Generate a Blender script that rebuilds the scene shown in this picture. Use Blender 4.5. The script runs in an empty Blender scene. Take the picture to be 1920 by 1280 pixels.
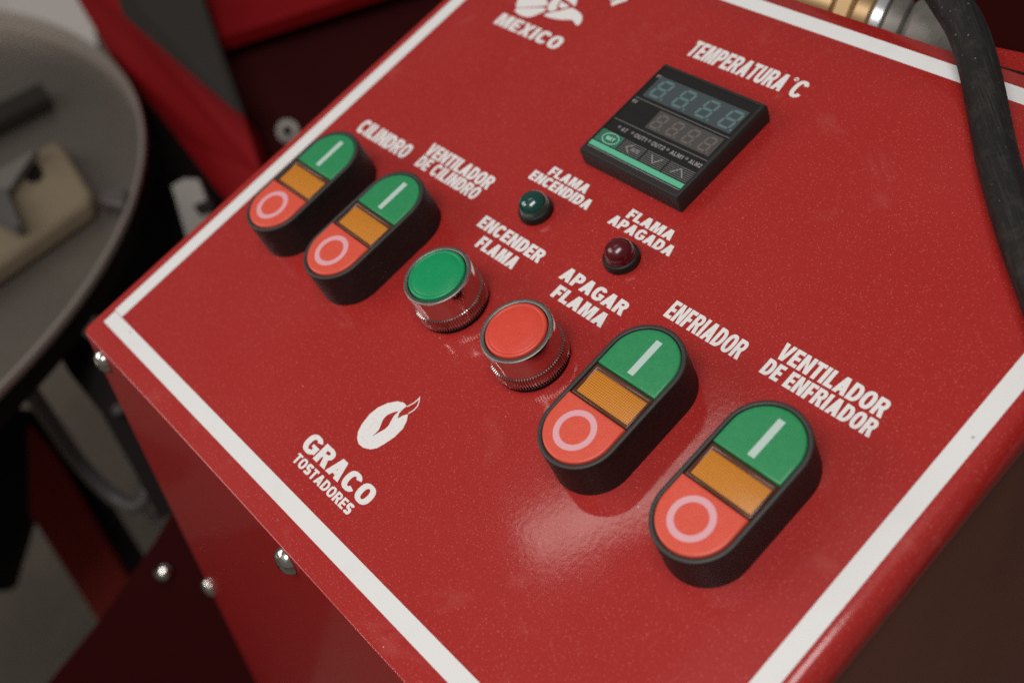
import bpy, math, random
from mathutils import Vector, Matrix
from mathutils.geometry import tessellate_polygon
random.seed(7)
MM = 0.001
SC = bpy.context.scene
COL = SC.collection
TILT = math.radians(18.0)                       # the control panel slopes up away from the operator
PM = Matrix.Rotation(TILT, 4, 'X')              # panel millimetres -> world

# ------------------------------------------------------------------ camera
F_PX = 2058.577
RC = Matrix(((0.6498866804, -0.4548297298, 0.6089147884),
             (0.6833743685, 0.7003307267, -0.2062434138),
             (-0.3326361001, 0.5501516065, 0.7659545906)))
CP = Vector((412.361, 16.887, 303.526))
RW = PM.to_3x3() @ RC
CW = PM @ (CP * MM)
cam_data = bpy.data.cameras.new('camera')
cam = bpy.data.objects.new('camera', cam_data)
COL.objects.link(cam)
cam.matrix_world = Matrix.Translation(CW) @ RW.to_4x4()
cam_data.sensor_width = 36.0
cam_data.lens = 36.0 * F_PX / 1920.0
cam_data.clip_start = 0.01
cam_data.clip_end = 60.0
cam_data.dof.use_dof = True
cam_data.dof.focus_distance = 0.372
cam_data.dof.aperture_fstop = 6.5
cam_data.dof.aperture_blades = 7
SC.camera = cam

# ------------------------------------------------------------------ light
world = bpy.data.worlds.new('World')
SC.world = world
world.use_nodes = True
wbg = world.node_tree.nodes['Background']
wbg.inputs[0].default_value = (1.0, 0.95, 0.90, 1)
wbg.inputs[1].default_value = 0.135
SC.view_settings.view_transform = 'Standard'
SC.view_settings.look = 'None'
SC.view_settings.exposure = -0.05
SC.view_settings.gamma = 1.0


def area(name, p, direction, sx, sy, power, color=(1, 0.95, 0.88)):
    """an overhead lamp: p in panel millimetres, long side along `direction` (panel u, v)"""
    d = bpy.data.lights.new(name, 'AREA')
    d.shape = 'RECTANGLE'
    d.size, d.size_y = sx, sy
    d.energy = power
    d.color = color
    o = bpy.data.objects.new(name, d)
    COL.objects.link(o)
    pos = PM @ (Vector(p) * MM)
    long = (PM.to_3x3() @ Vector((direction[0], direction[1], 0))).normalized()
    z = (pos - PM @ (Vector((190, 110, 0)) * MM)).normalized()     # lamp shines along -z
    x = long.cross(z).normalized()
    y = z.cross(x).normalized()
    o.matrix_world = Matrix.Translation(pos) @ Matrix((x, y, z)).transposed().to_4x4()
    return o


area('tube_lamp', (-445, 365, 1300), (.42, .906), 0.085, 0.42, 0.5)
area('tube_lamp', (-720, -960, 1250), (.6, .8), 0.05, 0.6, 3.0)
area('side_lamp', (480, -110, 1300), (0, 1), 0.48, 1.0, 13.0, (1, .97, .95))
area('front_left_fill', (-1700, -1000, 1500), (.5, -.85), 1.2, 0.9, 15.0, (1.0, 0.97, 0.93))  # added broad fill, kept clear of the panel's mirror view
area('ceiling_panel', (350, -260, 1310), (0, 1), 1.3, 2.0, 2.0, (1, 0.97, 0.94))

SC.cycles.use_denoising = False
SC.cycles.max_bounces = 8
SC.cycles.sample_clamp_indirect = 4.0
SC.cycles.caustics_reflective = True


# ------------------------------------------------------------------ materials
def lin(r, g, b):
    f = lambda c: (c / 255 / 12.92) if c / 255 <= 0.04045 else ((c / 255 + 0.055) / 1.055) ** 2.4
    return (f(r), f(g), f(b), 1)


class Mat:
    def __init__(s, name, color, rough=0.5, metal=0.0, coat=0.0, coat_rough=0.1, spec=0.5, trans=0.0, ior=1.5):
        s.m = bpy.data.materials.new(name)
        s.m.use_nodes = True
        s.nt = s.m.node_tree
        s.b = s.nt.nodes['Principled BSDF']
        i = s.b.inputs
        i['Base Color'].default_value = color
        i['Roughness'].default_value = rough
        i['Metallic'].default_value = metal
        i['Coat Weight'].default_value = coat
        i['Coat Roughness'].default_value = coat_rough
        i['Specular IOR Level'].default_value = spec
        i['Transmission Weight'].default_value = trans
        i['IOR'].default_value = ior
        s.tc = s.nt.nodes.new('ShaderNodeTexCoord')
        s.col = None
        s.nrm = None

    def node(s, t, **kw):
        n = s.nt.nodes.new(t)
        for k, v in kw.items():
            setattr(n, k, v)
        return n

    def noise(s, scale, detail=3, rough=0.5, stretch=None, dist=0.0, rot=0.0):
        n = s.node('ShaderNodeTexNoise')
        n.inputs['Scale'].default_value = scale
        n.inputs['Detail'].default_value = detail
        n.inputs['Roughness'].default_value = rough
        n.inputs['Distortion'].default_value = dist
        src = s.tc.outputs['Object']
        if stretch:
            mp = s.node('ShaderNodeMapping')
            mp.inputs['Scale'].default_value = stretch
            if rot:
                rt = s.node('ShaderNodeMapping')
                rt.inputs['Rotation'].default_value = (0, 0, rot)
                s.nt.links.new(src, rt.inputs[0])
                src = rt.outputs[0]
            s.nt.links.new(src, mp.inputs[0])
            src = mp.outputs[0]
        s.nt.links.new(src, n.inputs['Vector'])
        return n.outputs['Fac']

    def ramp(s, sock, lo, hi, a=0.0, b=1.0):
        n = s.node('ShaderNodeMapRange')
        n.inputs['From Min'].default_value = lo
        n.inputs['From Max'].default_value = hi
        n.inputs['To Min'].default_value = a
        n.inputs['To Max'].default_value = b
        s.nt.links.new(sock, n.inputs[0])
        return n.outputs[0]

    def math(s, op, a, b):
        n = s.node('ShaderNodeMath', operation=op)
        for i, v in enumerate((a, b)):
            if isinstance(v, (int, float)):
                n.inputs[i].default_value = v
            else:
                s.nt.links.new(v, n.inputs[i])
        return n.outputs[0]

    def mix(s, fac, color):
        """lay `color` over what the base colour is so far, by fac"""
        n = s.node('ShaderNodeMix', data_type='RGBA')
        if s.col is None:
            n.inputs['A'].default_value = s.b.inputs['Base Color'].default_value
        else:
            s.nt.links.new(s.col, n.inputs['A'])
        n.inputs['B'].default_value = color
        s.nt.links.new(fac, n.inputs['Factor'])
        s.col = n.outputs['Result']
        s.nt.links.new(s.col, s.b.inputs['Base Color'])
        return s

    def to(s, sock, name):
        s.nt.links.new(sock, s.b.inputs[name])
        return s

    def bump(s, sock, strength, dist=0.0002, coat=False):
        n = s.node('ShaderNodeBump')
        n.inputs['Strength'].default_value = strength
        n.inputs['Distance'].default_value = dist
        s.nt.links.new(sock, n.inputs['Height'])
        if s.nrm is not None:
            s.nt.links.new(s.nrm, n.inputs['Normal'])
        s.nrm = n.outputs[0]
        s.nt.links.new(s.nrm, s.b.inputs['Normal'])
        if coat:
            s.nt.links.new(s.nrm, s.b.inputs['Coat Normal'])
        return s

    def specks(s, scale, radius, density, color, strength=1.0, seed=0.0, mask=None):
        """scattered dust grains: small discs in a share of the Voronoi cells"""
        v = s.node('ShaderNodeTexVoronoi', voronoi_dimensions='3D')
        v.inputs['Scale'].default_value = scale
        mp = s.node('ShaderNodeMapping')
        mp.inputs['Location'].default_value = (seed, seed * 1.7, 0)
        s.nt.links.new(s.tc.outputs['Object'], mp.inputs[0])
        s.nt.links.new(mp.outputs[0], v.inputs['Vector'])
        sep = s.node('ShaderNodeSeparateColor')
        s.nt.links.new(v.outputs['Color'], sep.inputs[0])
        near = s.math('LESS_THAN', v.outputs['Distance'], radius)
        pick = s.math('GREATER_THAN', sep.outputs[0], 1 - density)
        amt = s.math('MULTIPLY', s.math('MULTIPLY', near, pick), s.math('MULTIPLY', sep.outputs[1], strength))
        if mask is not None:
            amt = s.math('MULTIPLY', amt, mask)
        return s.mix(amt, color)


def make_red():
    m = Mat('red_powder_paint', (0.340, 0.0145, 0.0125, 1), 0.44, coat=0.9, coat_rough=0.10, spec=0.12)
    m.mix(m.ramp(m.noise(14, 4), .42, .75, 0, .35), (0.38, 0.03, 0.026, 1))
    m.mix(m.ramp(m.noise(1900, 2), .42, .66, 0, .42), (0.45, 0.036, 0.030, 1))
    m.mix(m.ramp(m.noise(24, 5, .6, dist=1.6), .6, .8, 0, .30), (0.50, 0.13, 0.11, 1))
    dust = m.ramp(m.noise(11, 4, .6), .36, .62, .12, 1)
    m.specks(1700, .26, .40, (0.70, 0.16, 0.12, 1), .8, 0)
    m.specks(1050, .15, .30, (0.80, 0.30, 0.24, 1), .8, 3.1, dust)
    m.specks(520, .085, .22, (0.90, 0.48, 0.40, 1), .8, 5.7, dust)
    m.specks(150, .032, .12, (0.95, 0.72, 0.62, 1), 1.0, 9.4)
    m.to(m.ramp(m.noise(30, 4), .3, .7, .38, .5), 'Roughness')
    m.to(m.ramp(m.noise(26, 5), 0.3, .7, .05, .15), 'Coat Roughness')
    m.bump(m.noise(480, 2), .09, .0002, coat=True)
    return m.m


M_RED = make_red()


def simple(name, c, rough=.5, metal=0., coat=0., **k):
    return Mat(name, c, rough, metal, coat, **k)


t = simple('dark_red_paint', (0.31, 0.007, 0.008, 1), .45, coat=.32, coat_rough=.06, spec=.3)
t.mix(t.ramp(t.noise(12, 4), .4, .8, 0, .4), (0.30, 0.012, 0.012, 1)).specks(420, .1, .05, (.6, .3, .25, 1), .8)
t.bump(t.noise(300, 2), .08, .0002, coat=True)
M_REDFRONT = t.m
t = simple('brown_side', (0.22, 0.080, 0.056, 1), .6, spec=.3)  # mottled brown tone of the right side panel
t.mix(t.ramp(t.noise(9, 4), .3, .8, 0, .5), (0.27, 0.115, 0.085, 1)).specks(300, .1, .05, (.2, .15, .12, 1), .3)
M_BROWN = t.m
t = simple('white_vinyl_tape', (0.74, 0.735, 0.725, 1), .38, spec=.4)
t.mix(t.ramp(t.noise(60, 4), .55, .8, 0, .35), (0.62, 0.60, 0.57, 1)).specks(160, .09, .12, (.25, .22, .2, 1), .9)
t.bump(t.noise(700, 2), .06, .0001)
M_TAPE = t.m
t = simple('white_print', (0.76, 0.74, 0.725, 1), .45, spec=.35)
t.mix(t.ramp(t.noise(900, 3), .5, .75, 0, .45), (0.60, 0.50, 0.47, 1))
M_PRINT = t.m
t = simple('black_plastic', (0.011, 0.0085, 0.008, 1), .5, spec=.32)
t.mix(t.ramp(t.noise(700, 3), .45, .8, 0, .5), (0.03, 0.026, 0.024, 1)).specks(700, .13, .12, (.3, .26, .24, 1), .5)
t.bump(t.noise(2600, 2), .10, .00012)
M_BLACK = t.m
t = simple('charcoal_plastic', (0.022, 0.020, 0.019, 1), .55, spec=.35)
t.specks(900, .14, .2, (.25, .23, .21, 1), .5)
t.bump(t.noise(2400, 2), .22, .00015)
M_CHAR = t.m
t = simple('charcoal_rim', (0.034, 0.031, 0.029, 1), .45, spec=.5)
t.specks(900, .14, .2, (.25, .23, .21, 1), .5)
t.bump(t.noise(2400, 2), .12, .00015)
M_RIMC = t.m
t = simple('green_plastic_cap', (0.022, 0.235, 0.085, 1), .36, spec=.45)
t.mix(t.ramp(t.noise(500, 3), .4, .8, 0, .25), (0.06, 0.32, 0.14, 1)).specks(600, .11, .08, (.5, .7, .55, 1), .6)
M_GREEN = t.m
t = simple('bright_green_plastic_cap', (0.004, 0.27, 0.095, 1), .33, spec=.45)
t.mix(t.ramp(t.noise(500, 3), .4, .8, 0, .2), (0.02, 0.36, 0.15, 1)).specks(600, .11, .12, (.4, .8, .55, 1), .6)
M_GREEN2 = t.m
t = simple('coral_plastic_cap', (0.66, 0.082, 0.048, 1), .36, spec=.45)
t.mix(t.ramp(t.noise(400, 3), .4, .8, 0, .3), (0.72, 0.13, 0.085, 1)).specks(600, .11, .08, (.9, .5, .4, 1), .6)
M_CORAL = t.m
t = simple('red_plastic_cap', (0.64, 0.060, 0.036, 1), .33, spec=.45)
t.mix(t.ramp(t.noise(400, 3), .4, .8, 0, .3), (0.70, 0.10, 0.065, 1)).specks(600, .11, .12, (.9, .5, .4, 1), .6)
M_CORAL2 = t.m
M_MARKG = simple('pale_green_marking', (0.46, 0.58, 0.52, 1), .42).m
M_MARKR = simple('pale_pink_marking', (0.70, 0.36, 0.40, 1), .42).m


def make_amber():
    m = Mat('amber_lens_grid', (0.85, 0.32, 0.028, 1), .34, spec=.5)
    for ax in (0, 1):
        sep = m.node('ShaderNodeSeparateXYZ')
        m.nt.links.new(m.tc.outputs['Object'], sep.inputs[0])
        w = m.math('ABSOLUTE', m.math('SUBTRACT', m.math('FRACT', m.math('MULTIPLY', sep.outputs[ax], 1 / .00078), 0), .5), 0)
        m.mix(m.ramp(w, .14, .40, 0, .62), (0.20, 0.055, 0.007, 1))
        m.bump(m.ramp(w, .1, .45, 1, 0), .25, .0001)
    return m.m


M_AMBER = make_amber()
M_AMBER_RIM = simple('brown_translucent_rim', (0.085, 0.026, 0.012, 1), .24, spec=.6).m
t = simple('satin_steel_bezel', (0.22, 0.21, 0.195, 1), .42, metal=.9)
t.specks(1500, .2, .4, (.75, .7, .62, 1), .9)
t.bump(t.noise(3000, 2), .3, .0001)
M_BEZEL = t.m
t = simple('chrome', (0.62, 0.60, 0.57, 1), .07, metal=1)
t.to(t.ramp(t.noise(180, 3), .4, .8, .04, .16), 'Roughness')
M_CHROME = t.m
t = simple('polished_screw_steel', (0.68, 0.67, 0.62, 1), .16, metal=1)
t.bump(t.noise(420, 3), .5, .0004)
M_SCREW = t.m
M_LEDG = simple('dark_green_lens', (0.003, 0.050, 0.040, 1), .10, coat=.8, coat_rough=.05, spec=.6).m
t = simple('dark_ruby_lens', (0.085, 0.002, 0.006, 1), .22, coat=.4, coat_rough=.15, spec=.6)
t.specks(900, .16, .35, (.7, .25, .15, 1), .7)
M_LEDR = t.m
t = simple('rubber_hose', (0.0125, 0.011, 0.0105, 1), .62, spec=.25)
t.mix(t.ramp(t.noise(1.0, 6, .75, stretch=(900, 45, 300), rot=-.82), .52, .72, 0, .6), (0.060, 0.054, 0.049, 1))
t.mix(t.ramp(t.noise(110, 5, .7), .52, .72, 0, .5), (0.05, 0.044, 0.040, 1))
t.specks(500, .16, .22, (.30, .27, .25, 1), .55).specks(170, .06, .2, (.4, .37, .35, 1), .5, 4)
t.bump(t.noise(320, 5, .7), .7, .0005)
M_HOSE = t.m
t = simple('brass', (0.50, 0.33, 0.16, 1), .5, metal=.5)
M_BRASS = t.m
t = simple('cast_zinc', (0.30, 0.28, 0.25, 1), .6, metal=.25)
t.mix(t.ramp(t.noise(90, 4), .4, .7, 0, .7), (0.16, 0.15, 0.13, 1))
t.bump(t.noise(200, 3), .4, .0008)
M_ZINC = t.m
M_ALU = simple('bright_washer', (0.7, 0.72, 0.74, 1), .35, metal=.5).m
M_WINDOW = simple('smoked_faceplate', (0.014, 0.0135, 0.0135, 1), .35, spec=.4).m
M_DISP1 = simple('grey_blue_display', (0.058, 0.071, 0.078, 1), .35, spec=.4).m
M_DISP2 = simple('grey_display', (0.070, 0.066, 0.063, 1), .35, spec=.4).m
M_SEG1 = simple('unlit_teal_segment', (0.098, 0.178, 0.175, 1), .4).m
M_SEG2 = simple('unlit_grey_segment', (0.135, 0.115, 0.105, 1), .4).m
M_TEAL = simple('teal_green_print', (0.11, 0.46, 0.29, 1), .42).m
M_TEALD = simple('dark_teal_print', (0.05, 0.25, 0.16, 1), .42).m
M_TEALP = simple('pale_teal_print', (0.30, 0.62, 0.47, 1), .42).m
M_GREYP = simple('light_grey_print', (0.27, 0.26, 0.25, 1), .45).m
M_GREYL = simple('grey_line_print', (0.15, 0.145, 0.14, 1), .45).m
t = simple('brushed_tray_steel', (0.20, 0.172, 0.145, 1), .34, metal=.55)
t.mix(t.ramp(t.noise(4, 4), .35, .7, 0, .6), (0.10, 0.088, 0.074, 1)).mix(t.ramp(t.noise(900, 1), .5, .7, 0, .5), (0.06, 0.055, 0.05, 1))
M_TRAY = t.m
M_RIM = simple('tray_rim_steel', (0.36, 0.31, 0.275, 1), .4, metal=.5).m
t = simple('beige_cast_metal', (0.20, 0.155, 0.10, 1), .6)
t.mix(t.ramp(t.noise(16, 4), .4, .75, 0, .6), (0.12, 0.09, 0.055, 1))
M_BEIGE = t.m
M_DARK = simple('near_black_and_shade', (0.007, 0.004, 0.004, 1), .6, spec=.12).m  # near black for dark parts; also shade painted on chute and leg
M_DARKRED = simple('dark_red_with_shade', (0.030, 0.0018, 0.0022, 1), .7, spec=.06).m  # dark red plates; on the recess panel the colour carries shade
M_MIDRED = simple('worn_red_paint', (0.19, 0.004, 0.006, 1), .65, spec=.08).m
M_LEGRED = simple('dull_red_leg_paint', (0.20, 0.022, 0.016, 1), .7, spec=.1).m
M_GREYSHEET = simple('grey_sheet_steel', (0.024, 0.021, 0.018, 1), .65, spec=.12).m
M_PALEMET = simple('pale_galvanised', (0.17, 0.155, 0.135, 1), .5, metal=.2).m
t = simple('concrete', (0.155, 0.125, 0.098, 1), .85)
t.mix(t.ramp(t.noise(3, 6), .35, .7, 0, .8), (0.26, 0.22, 0.175, 1)).mix(t.ramp(t.noise(40, 5), .4, .8, 0, .5), (0.12, 0.10, 0.08, 1))
M_FLOOR = t.m
M_WALL = simple('pale_wall_plaster', (0.5, 0.47, 0.44, 1), .9).m
M_CABLE = simple('grey_cable_jacket', (0.085, 0.078, 0.076, 1), .45).m


# ------------------------------------------------------------------ mesh helpers (millimetres in, metres out)
class MB:
    def __init__(s):
        s.v, s.f = [], []

    def add(s, vs, fs):
        o = len(s.v)
        s.v += [tuple(p) for p in vs]
        s.f += [tuple(i + o for i in f) for f in fs]
        return s

    def box(s, x0, y0, z0, x1, y1, z1):
        vs = [(x0, y0, z0), (x1, y0, z0), (x1, y1, z0), (x0, y1, z0), (x0, y0, z1), (x1, y0, z1), (x1, y1, z1), (x0, y1, z1)]
        return s.add(vs, [(3, 2, 1, 0), (4, 5, 6, 7), (0, 1, 5, 4), (1, 2, 6, 5), (2, 3, 7, 6), (3, 0, 4, 7)])

    def poly(s, outer, holes=(), z0=0.0, z1=0.08):
        """flat piece with real (small) thickness"""
        loops = [list(outer)] + [list(h) for h in holes]
        flat = [p for l in loops for p in l]
        tris = tessellate_polygon([[Vector((p[0], p[1], 0)) for p in l] for l in loops])
        n = len(flat)
        vs = [(p[0], p[1], z1) for p in flat] + [(p[0], p[1], z0) for p in flat]
        fs = []
        for a, b, c in tris:
            A, B, C_ = flat[a], flat[b], flat[c]
            cr = (B[0] - A[0]) * (C_[1] - A[1]) - (B[1] - A[1]) * (C_[0] - A[0])
            if cr < 0:
                a, c = c, a
            fs.append((a, b, c))
            fs.append((n + c, n + b, n + a))
        o = 0
        for li, l in enumerate(loops):
            m = len(l)
            ar = sum(l[i][0] * l[(i + 1) % m][1] - l[(i + 1) % m][0] * l[i][1] for i in range(m))
            ccw = (ar > 0) == (li == 0)
            for i in range(m):
                j = (i + 1) % m
                q = (o + i, n + o + i, n + o + j, o + j)
                fs.append(q if ccw else q[::-1])
            o += m
        return s.add(vs, fs)

    def rings(s, rings, cap0=False, cap1=False, close=True):
        n = len(rings[0])
        vs = [p for r in rings for p in r]
        fs = []
        for k in range(len(rings) - 1):
            for i in range(n if close else n - 1):
                j = (i + 1) % n
                fs.append((k * n + i, k * n + j, (k + 1) * n + j, (k + 1) * n + i))
        if cap0:
            fs.append(tuple(range(n - 1, -1, -1)))
        if cap1:
            o = (len(rings) - 1) * n
            fs.append(tuple(range(o, o + n)))
        return s.add(vs, fs)

    def lathe(s, prof, n=64, cap0=False, cap1=False):
        return s.rings([[(r * math.cos(2 * math.pi * i / n), r * math.sin(2 * math.pi * i / n), z) for i in range(n)] for r, z in prof], cap0, cap1)

    def tube(s, pts, rad, n=20, ridge=0.0, lobes=8):
        pts = [Vector(p) for p in pts]
        rings = []
        up = Vector((0.1, 0.2, 1)).normalized()
        for i, p in enumerate(pts):
            d = (pts[min(i + 1, len(pts) - 1)] - pts[max(i - 1, 0)]).normalized()
            a = up.cross(d).normalized()
            b = d.cross(a)
            r = rad[i] if isinstance(rad, (list, tuple)) else rad
            rings.append([p + (a * math.cos(2 * math.pi * k / n) + b * math.sin(2 * math.pi * k / n)) * r * (1 + ridge * math.cos(2 * math.pi * lobes * k / n)) for k in range(n)])
        return s.rings(rings, True, True)

    def build(s, name, mat, parent=None, smooth=True, angle=35, loc=None, label=None, bevel=0):
        me = bpy.data.meshes.new(name)
        me.from_pydata([(x * MM, y * MM, z * MM) for x, y, z in s.v], [], s.f)
        me.materials.append(mat)
        me.update()
        if smooth:
            for p in me.polygons:
                p.use_smooth = True
            me.set_sharp_from_angle(angle=math.radians(angle))
        o = bpy.data.objects.new(name, me)
        COL.objects.link(o)
        if parent is not None:
            o.parent = parent
        if loc is not None:
            o.location = Vector(loc) * MM
        if label:
            o['label'] = label
        if bevel:
            b = o.modifiers.new('bevel', 'BEVEL')
            b.width = bevel * MM
            b.segments = 3
            b.limit_method = 'ANGLE'
            b.angle_limit = math.radians(40)
        return o


def tag(o, label=None, cat=None, group=None, kind=None):
    if label: o['label'] = label
    if cat: o['category'] = cat
    if group: o['group'] = group
    if kind: o['kind'] = kind
    return o


def empty(name, mat):
    o = bpy.data.objects.new(name, None)
    o.empty_display_size = .02
    COL.objects.link(o)
    o.matrix_world = mat
    return o


def on_panel(name, u, v):
    return empty(name, PM @ Matrix.Translation(Vector((u, v, 0)) * MM))


def copy_tree(o, parent=None):
    c = o.copy()
    COL.objects.link(c)
    c.parent = parent
    for ch in list(o.children):
        copy_tree(ch, c)
    return c


def stadium(a, L, n=24):
    p = [(a * math.cos(math.pi * i / n), L + a * math.sin(math.pi * i / n)) for i in range(n + 1)]
    return p + [(-x, -y) for x, y in p]


def inset(poly, d):
    """move a convex counter-clockwise outline inwards by d"""
    n = len(poly)
    out = []
    for i in range(n):
        p0, p1, p2 = Vector(poly[i - 1]), Vector(poly[i]), Vector(poly[(i + 1) % n])
        a, b = (p1 - p0).normalized(), (p2 - p1).normalized()
        na, nb = Vector((-a.y, a.x)), Vector((-b.y, b.x))
        m = na + nb
        m = m / max(m.dot(na), .3)
        out.append(tuple(p1 + m * d))
    return out


def loft(mb, outline, prof, cap0=False, cap1=True):
    """outline carried through (inset, height) steps"""
    return mb.rings([[(x, y, z) for x, y in inset(outline, d)] for d, z in prof], cap0, cap1)


# ------------------------------------------------------------------ lettering, drawn glyph by glyph
def sup(cx, cy, rx, ry, a0, a1, n=14, e=2.5):
    out = []
    for i in range(n + 1):
        a = math.radians(a0 + (a1 - a0) * i / n)
        c, s_ = math.cos(a), math.sin(a)
        out.append((cx + rx * math.copysign(abs(c) ** (2 / e), c), cy + ry * math.copysign(abs(s_) ** (2 / e), s_)))
    return out


REL = dict(I=0, E=.84, F=.80, L=.78, T=.88, M=1.34, N=1.06, A=1.12, V=1.10, O=1.08, C=1.04, G=1.10, D=1.04, P=.98, R=1.04, U=1.02, S=.98, X=1.08)
REL.update({' ': .42, '1': .5, '2': .9, '/': .55})


def glyph(c, w, h, s, t):
    """outline(s) of one capital, w x h, stem s, bar t: list of (outer, holes)"""
    o = h * .012
    if c == 'I':
        return [([(0, 0), (s, 0), (s, h), (0, h)], [])]
    if c == 'E':
        m = h * .5
        return [([(0, 0), (w, 0), (w, t), (s, t), (s, m - t * .5), (w * .93, m - t * .5), (w * .93, m + t * .5), (s, m + t * .5), (s, h - t), (w * .98, h - t), (w * .98, h), (0, h)], [])]
    if c == 'F':
        m = h * .47
        return [([(0, 0), (s, 0), (s, m - t * .5), (w * .9, m - t * .5), (w * .9, m + t * .5), (s, m + t * .5), (s, h - t), (w, h - t), (w, h), (0, h)], [])]
    if c == 'L':
        return [([(0, 0), (w, 0), (w, t), (s, t), (s, h), (0, h)], [])]
    if c == 'T':
        return [([(w / 2 - s / 2, 0), (w / 2 + s / 2, 0), (w / 2 + s / 2, h - t), (w, h - t), (w, h), (0, h), (0, h - t), (w / 2 - s / 2, h - t)], [])]
    if c == 'M':
        return [([(0, 0), (s, 0), (s, h * .66), (w / 2 - s * .42, 0), (w / 2 + s * .42, 0), (w - s, h * .66), (w - s, 0), (w, 0), (w, h), (w - s * 1.42, h), (w / 2, h * .36), (s * 1.42, h), (0, h)], [])]
    if c == 'N':
        return [([(0, 0), (s, 0), (s, h * .58), (w - s * 1.05, 0), (w, 0), (w, h), (w - s, h), (w - s, h * .42), (s * 1.05, h), (0, h)], [])]
    if c == 'V':
        q = s * 1.2
        return [([(w / 2 - q / 2, 0), (w / 2 + q / 2, 0), (w, h), (w - s * 1.05, h), (w / 2, h * .30), (s * 1.05, h), (0, h)], [])]
    if c == 'X':
        q = s * 1.15
        return [([(0, 0), (q, 0), (w / 2, h * .34), (w - q, 0), (w, 0), (w / 2 + q * .52, h * .5), (w, h), (w - q, h), (w / 2, h * .66), (q, h), (0, h), (w / 2 - q * .52, h * .5)], [])]
    if c == 'A':
        q, ss = s * 1.15, s * 1.06
        k = (w / 2 - q / 2) / h
        yb, yt = h * .17, h * .17 + t * .95
        top = (w / 2 - ss) / k if k > 0 else h
        return [([(0, 0), (ss, 0), (ss + k * yb, yb), (w - ss - k * yb, yb), (w - ss, 0), (w, 0), (w / 2 + q / 2, h), (w / 2 - q / 2, h)],
                 [[(ss + k * yt, yt), (w / 2, min(top, h * .92)), (w - ss - k * yt, yt)]])]
    if c == 'O':
        return [(sup(w / 2, h / 2, w / 2, h / 2 + o, 0, 352, 44, 2.45), [sup(w / 2, h / 2, w / 2 - s, h / 2 - t * .92, 0, 350, 35, 2.35)])]
    if c == 'D':
        x = w * .42
        out = [(0, 0), (x, 0)] + sup(x, h / 2, w - x, h / 2, -84, 84, 20, 2.3) + [(x, h), (0, h)]
        x2 = max(x, s + .02)
        hole = [(s, t), (x2, t)] + sup(x2, h / 2, w - x2 - s, h / 2 - t, -80, 80, 16, 2.3) + [(x2, h - t), (s, h - t)]
        return [(out, [hole])]
    if c == 'C':
        out = sup(w / 2, h / 2, w / 2, h / 2 + o, 27, 333, 34, 2.5)
        inn = sup(w / 2, h / 2, w / 2 - s, h / 2 - t * .95, 322, 38, 28, 2.4)
        return [(out + inn, [])]
    if c == 'G':
        out = sup(w / 2, h / 2, w / 2, h / 2 + o, 30, 318, 32, 2.5)
        inn = sup(w / 2, h / 2, w / 2 - s, h / 2 - t * .95, 300, 42, 26, 2.4)
        return [(out + [(w, h * .14), (w, h * .54), (w * .52, h * .54), (w * .52, h * .38), (w - s, h * .38), (w - s, h * .24)] + inn, [])]
    if c == 'P' or c == 'R':
        yb = h * (.36 if c == 'P' else .40)
        x = w * .5
        ym, ry = (yb + h) / 2, (h - yb) / 2
        hole = [(s, yb + t * .92), (x, yb + t * .92)] + sup(x, ym, max(w - x - s, .05), ry - t * .92, -80, 80, 12, 2.2) + [(x, h - t), (s, h - t)]
        if ry - t * .92 < .05 * h:
            hole = None
        if c == 'P':
            out = [(0, 0), (s, 0), (s, yb), (x, yb)] + sup(x, ym, w - x, ry, -84, 84, 16, 2.3) + [(x, h), (0, h)]
        else:
            out = [(0, 0), (s, 0), (s, yb - t * .05), (s + (w - s) * .12, yb - t * .05), (w - s * 1.05, 0), (w * 1.03, 0), (w * .80, yb * 1.06)] + sup(x, ym, w * .97 - x, ry, -50, 84, 14, 2.3) + [(x, h), (0, h)]
        return [(out, [hole] if hole else [])]
    if c == 'U':
        ry = h * .36
        out = [(w, h), (w - s, h)] + [(w - s, ry + .001)] + sup(w / 2, ry, w / 2 - s, ry - t, 0, -180, 16, 2.2) + [(s, h), (0, h), (0, ry + .001)] + sup(w / 2, ry, w / 2, ry + o, 180, 360, 22, 2.4)
        return [(out[::-1], [])]
    if c == 'S':
        cx = w / 2
        ry = (h - t) / 4
        top = sup(cx, h - t / 2 - ry, w / 2 - s / 2, ry, 25, 255, 16, 2.1)
        bot = sup(cx, t / 2 + ry, w / 2 - s / 2, ry, 75, -155, 16, 2.1)
        line = top + bot
        L, R_ = [], []
        for i, p in enumerate(line):
            a, b = line[max(i - 1, 0)], line[min(i + 1, len(line) - 1)]
            dx, dy = b[0] - a[0], b[1] - a[1]
            d = math.hypot(dx, dy) or 1
            th = (s * abs(dy / d) + t * abs(dx / d)) / 2
            L.append((p[0] - dy / d * th, p[1] + dx / d * th))
            R_.append((p[0] + dy / d * th, p[1] - dx / d * th))
        return [(L + R_[::-1], [])]
    if c == '1':
        return [([(w - s, 0), (w, 0), (w, h), (w - s * .9, h), (0, h * .78), (0, h * .62), (w - s, h * .76)], [])]
    if c == '2':
        return [([(0, 0), (w, 0), (w, t), (s * 1.3, t), (w, h * .55), (w, h * .88), (w * .8, h), (w * .2, h), (0, h * .85), (0, h * .68), (s, h * .68), (s, h - t * 1.1), (w - s, h - t), (w - s, h * .62), (0, t * 1.1)], [])]
    if c == '/':
        return [([(0, 0), (s, 0), (w, h), (w - s, h)], [])]
    return []


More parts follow.
